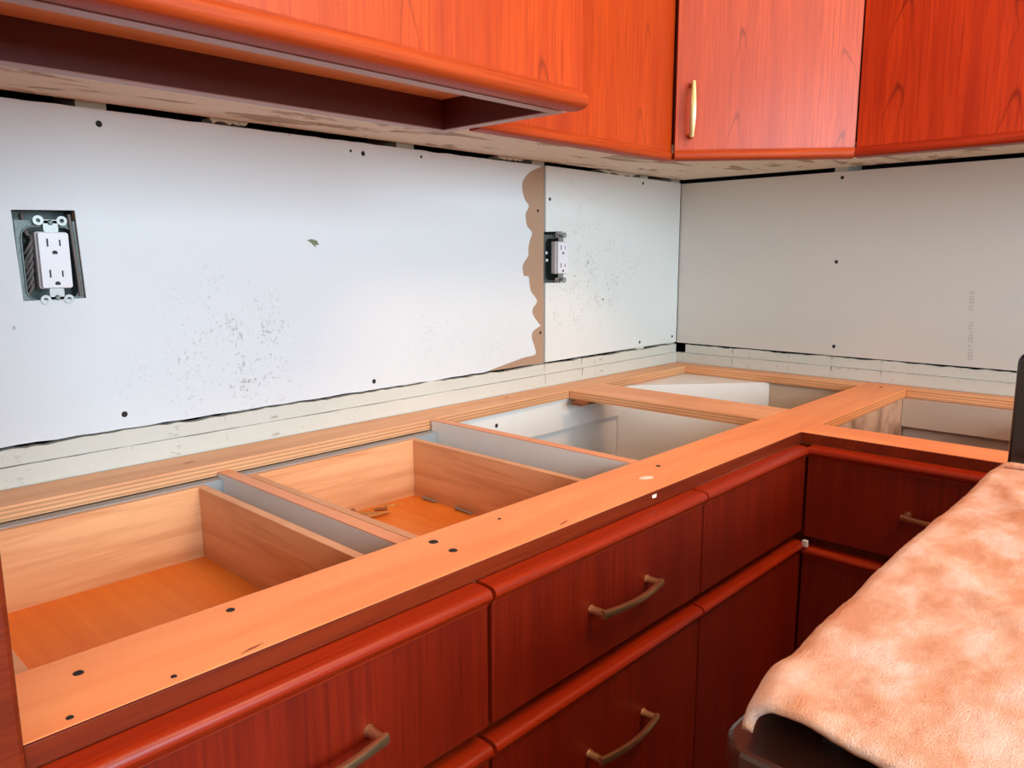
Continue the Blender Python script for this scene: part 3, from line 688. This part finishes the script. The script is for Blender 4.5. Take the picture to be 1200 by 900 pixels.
MB().box(RX0-.030, RX0-.0015, RY0+.006, RY1-.004, ZF+.10, -.63).build('storage_drawer', 'black', rg, bevel=.005)
pts = [(RY1, .019), (RY1, .160)]+[(RY1-.014+.014*math.cos(a*math.pi/12), .160+.014*math.sin(a*math.pi/12)) for a in range(1, 7)]+[(RY0+.014-.014*math.sin(a*math.pi/12), .160+.014*math.cos(a*math.pi/12)) for a in range(0, 7)]+[(RY0, .019)]
MB().prism(pts, FX, RX1-.055, RX1-.003).build('backguard', 'black', rg, bevel=.004)
for y in (-1.62, -1.0): 
    for x in (-1.38, -.76): MB().tube([(x, y, ZF), (x, y, ZF+.091)], .018, 12).build('foot', 'black', rg)
MB().box(RX0-.0375, RX0-.0355, RY1-.034, RY1-.026, -.004, .002).build('trim_clip', 'brass', rg)

# ------------------------------------------------------------------ blanket
bx0, bx1, by0, by1 = -1.455, -.762, -1.66, -.928
nx, ny = 230, 240
vs = []; random.seed(2)
LS, LF = .060, .0          # how far it hangs over the side / front
def surf(s, t):
    """s along x from the front edge (0) back, t from the left edge (0) to the right"""
    # arc-length wrap over rounded edges
    r = .016
    def wrap(d, hang):   # d from -hang.. ; returns (offset inward, drop)
        if d < 0: return (-.0+0.0-(r if True else 0), d) if False else (0.0, d)
        return (d, 0)
    x = bx0+max(s, 0); y = by1-max(t, 0)
    z = .0235+.010
    dz = 0
    x = bx0+s; dz += .005*max(0, 1-s/.012)**2
    if t < r*1.57:
        a = min(max((r*1.57-t)/r, 0), math.pi/2); y = by1-r+r*math.sin(a); dz += r*(1-math.cos(a))
        if t < 0: dz += -t; y = by1
    else: y = by1-r-(t-r*1.57)
    p = Vector((x, y, 0))
    w = (.008*noise.noise((x*3.5+y*2, y*4-x*3, 3.1)))*min(1, max(t, 0)/.12+.25)+.0022*noise.noise((x*9+y*6, y*8, 7))+.0007*noise.noise((x*40, y*40, 2))+.0009*noise.noise((x*150, y*150, 5))
    g = abs(noise.noise((x*2.6-y*3.4+1, (x+y)*1.3, 9.4))); g = g*g*(3-2*g)
    w += .004*math.exp(-g*60)
    top = 1 if dz < .002 else max(0, 1-dz/.03)
    back = max(0, (s-.60)/.1); z += .0015*back**2 if back < 1.5 else .0034
    z = z+(w+.004)*(.35+.65*top)-dz
    if t < .03: y += (.010+.006*noise.noise((x*4, 4, 1))+.002*noise.noise((x*17, 2, 2)))*min(1, s/.05)
    x += .006*noise.noise((y*9, 1, 5))*max(0, 1-s/.05)
    if t < .03 and s < .10: 
        k = 1-max(s, 0)/.10; z -= 0; 
    return (x, y, max(z, .0310) if t >= .02 else z)
smax = .70; tmax = .72
for i in range(nx+1):
    s = -LF+(smax+LF)*i/nx
    for j in range(ny+1):
        t0 = -LS*min(1, max(0.0, (s-.02)/.14)); t = t0+(tmax-t0)*j/ny
        vs.append(surf(s, t))
fs = [(i*(ny+1)+j, i*(ny+1)+j+1, (i+1)*(ny+1)+j+1, (i+1)*(ny+1)+j) for i in range(nx) for j in range(ny)]
bl = MB().add(vs, fs, True).build('blanket', 'fleece', loc=(-1.1, -1.3, .03))
sd = bl.modifiers.new('thickness', 'SOLIDIFY'); sd.thickness = .0065; sd.offset = -1 
tag(bl, 'peach plush blanket spread over the black range', 'blanket')

hem = MB().tube([(-.792+.003*math.sin(i*.9), -.934-.045*i, .0405+.001*math.sin(i*1.7)) for i in range(14)], .0035, 10).build('hem', 'fleece', bl)

# ------------------------------------------------------------------ unseen ceiling lamps, added for warm fill
M['lampglow'] = (lambda n: (n.out((1, .9, .8, 1), .5), n.b.inputs['Emission Color'].__setattr__('default_value', (1, .66, .40, 1)), n.b.inputs['Emission Strength'].__setattr__('default_value', 4.0), n.m)[-1])(NT('added lamp glow'))
for i, (p, e) in enumerate(FILL_LAMPS):
    t = thing('fill_ceiling_lamp', ['unseen ceiling lamp added for fill over the range', 'unseen ceiling lamp added for fill behind the camera'][i], 'lamp', (p[0], p[1], ZC))
    MB().tube([(p[0], p[1], ZC-.001), (p[0], p[1], ZC-.02)], [.32, .32], 40).build('lamp_base', 'white', t)
    MB().tube([(p[0], p[1], ZC-.021), (p[0], p[1], ZC-.035), (p[0], p[1], ZC-.045)], [.30, .29, .22], 40).build('lamp_shade', 'lampglow', t)
    area('lamp_fill_light', (p[0], p[1], ZC-.06), (p[0], p[1], 0), .56, .56, e, LAMPC)
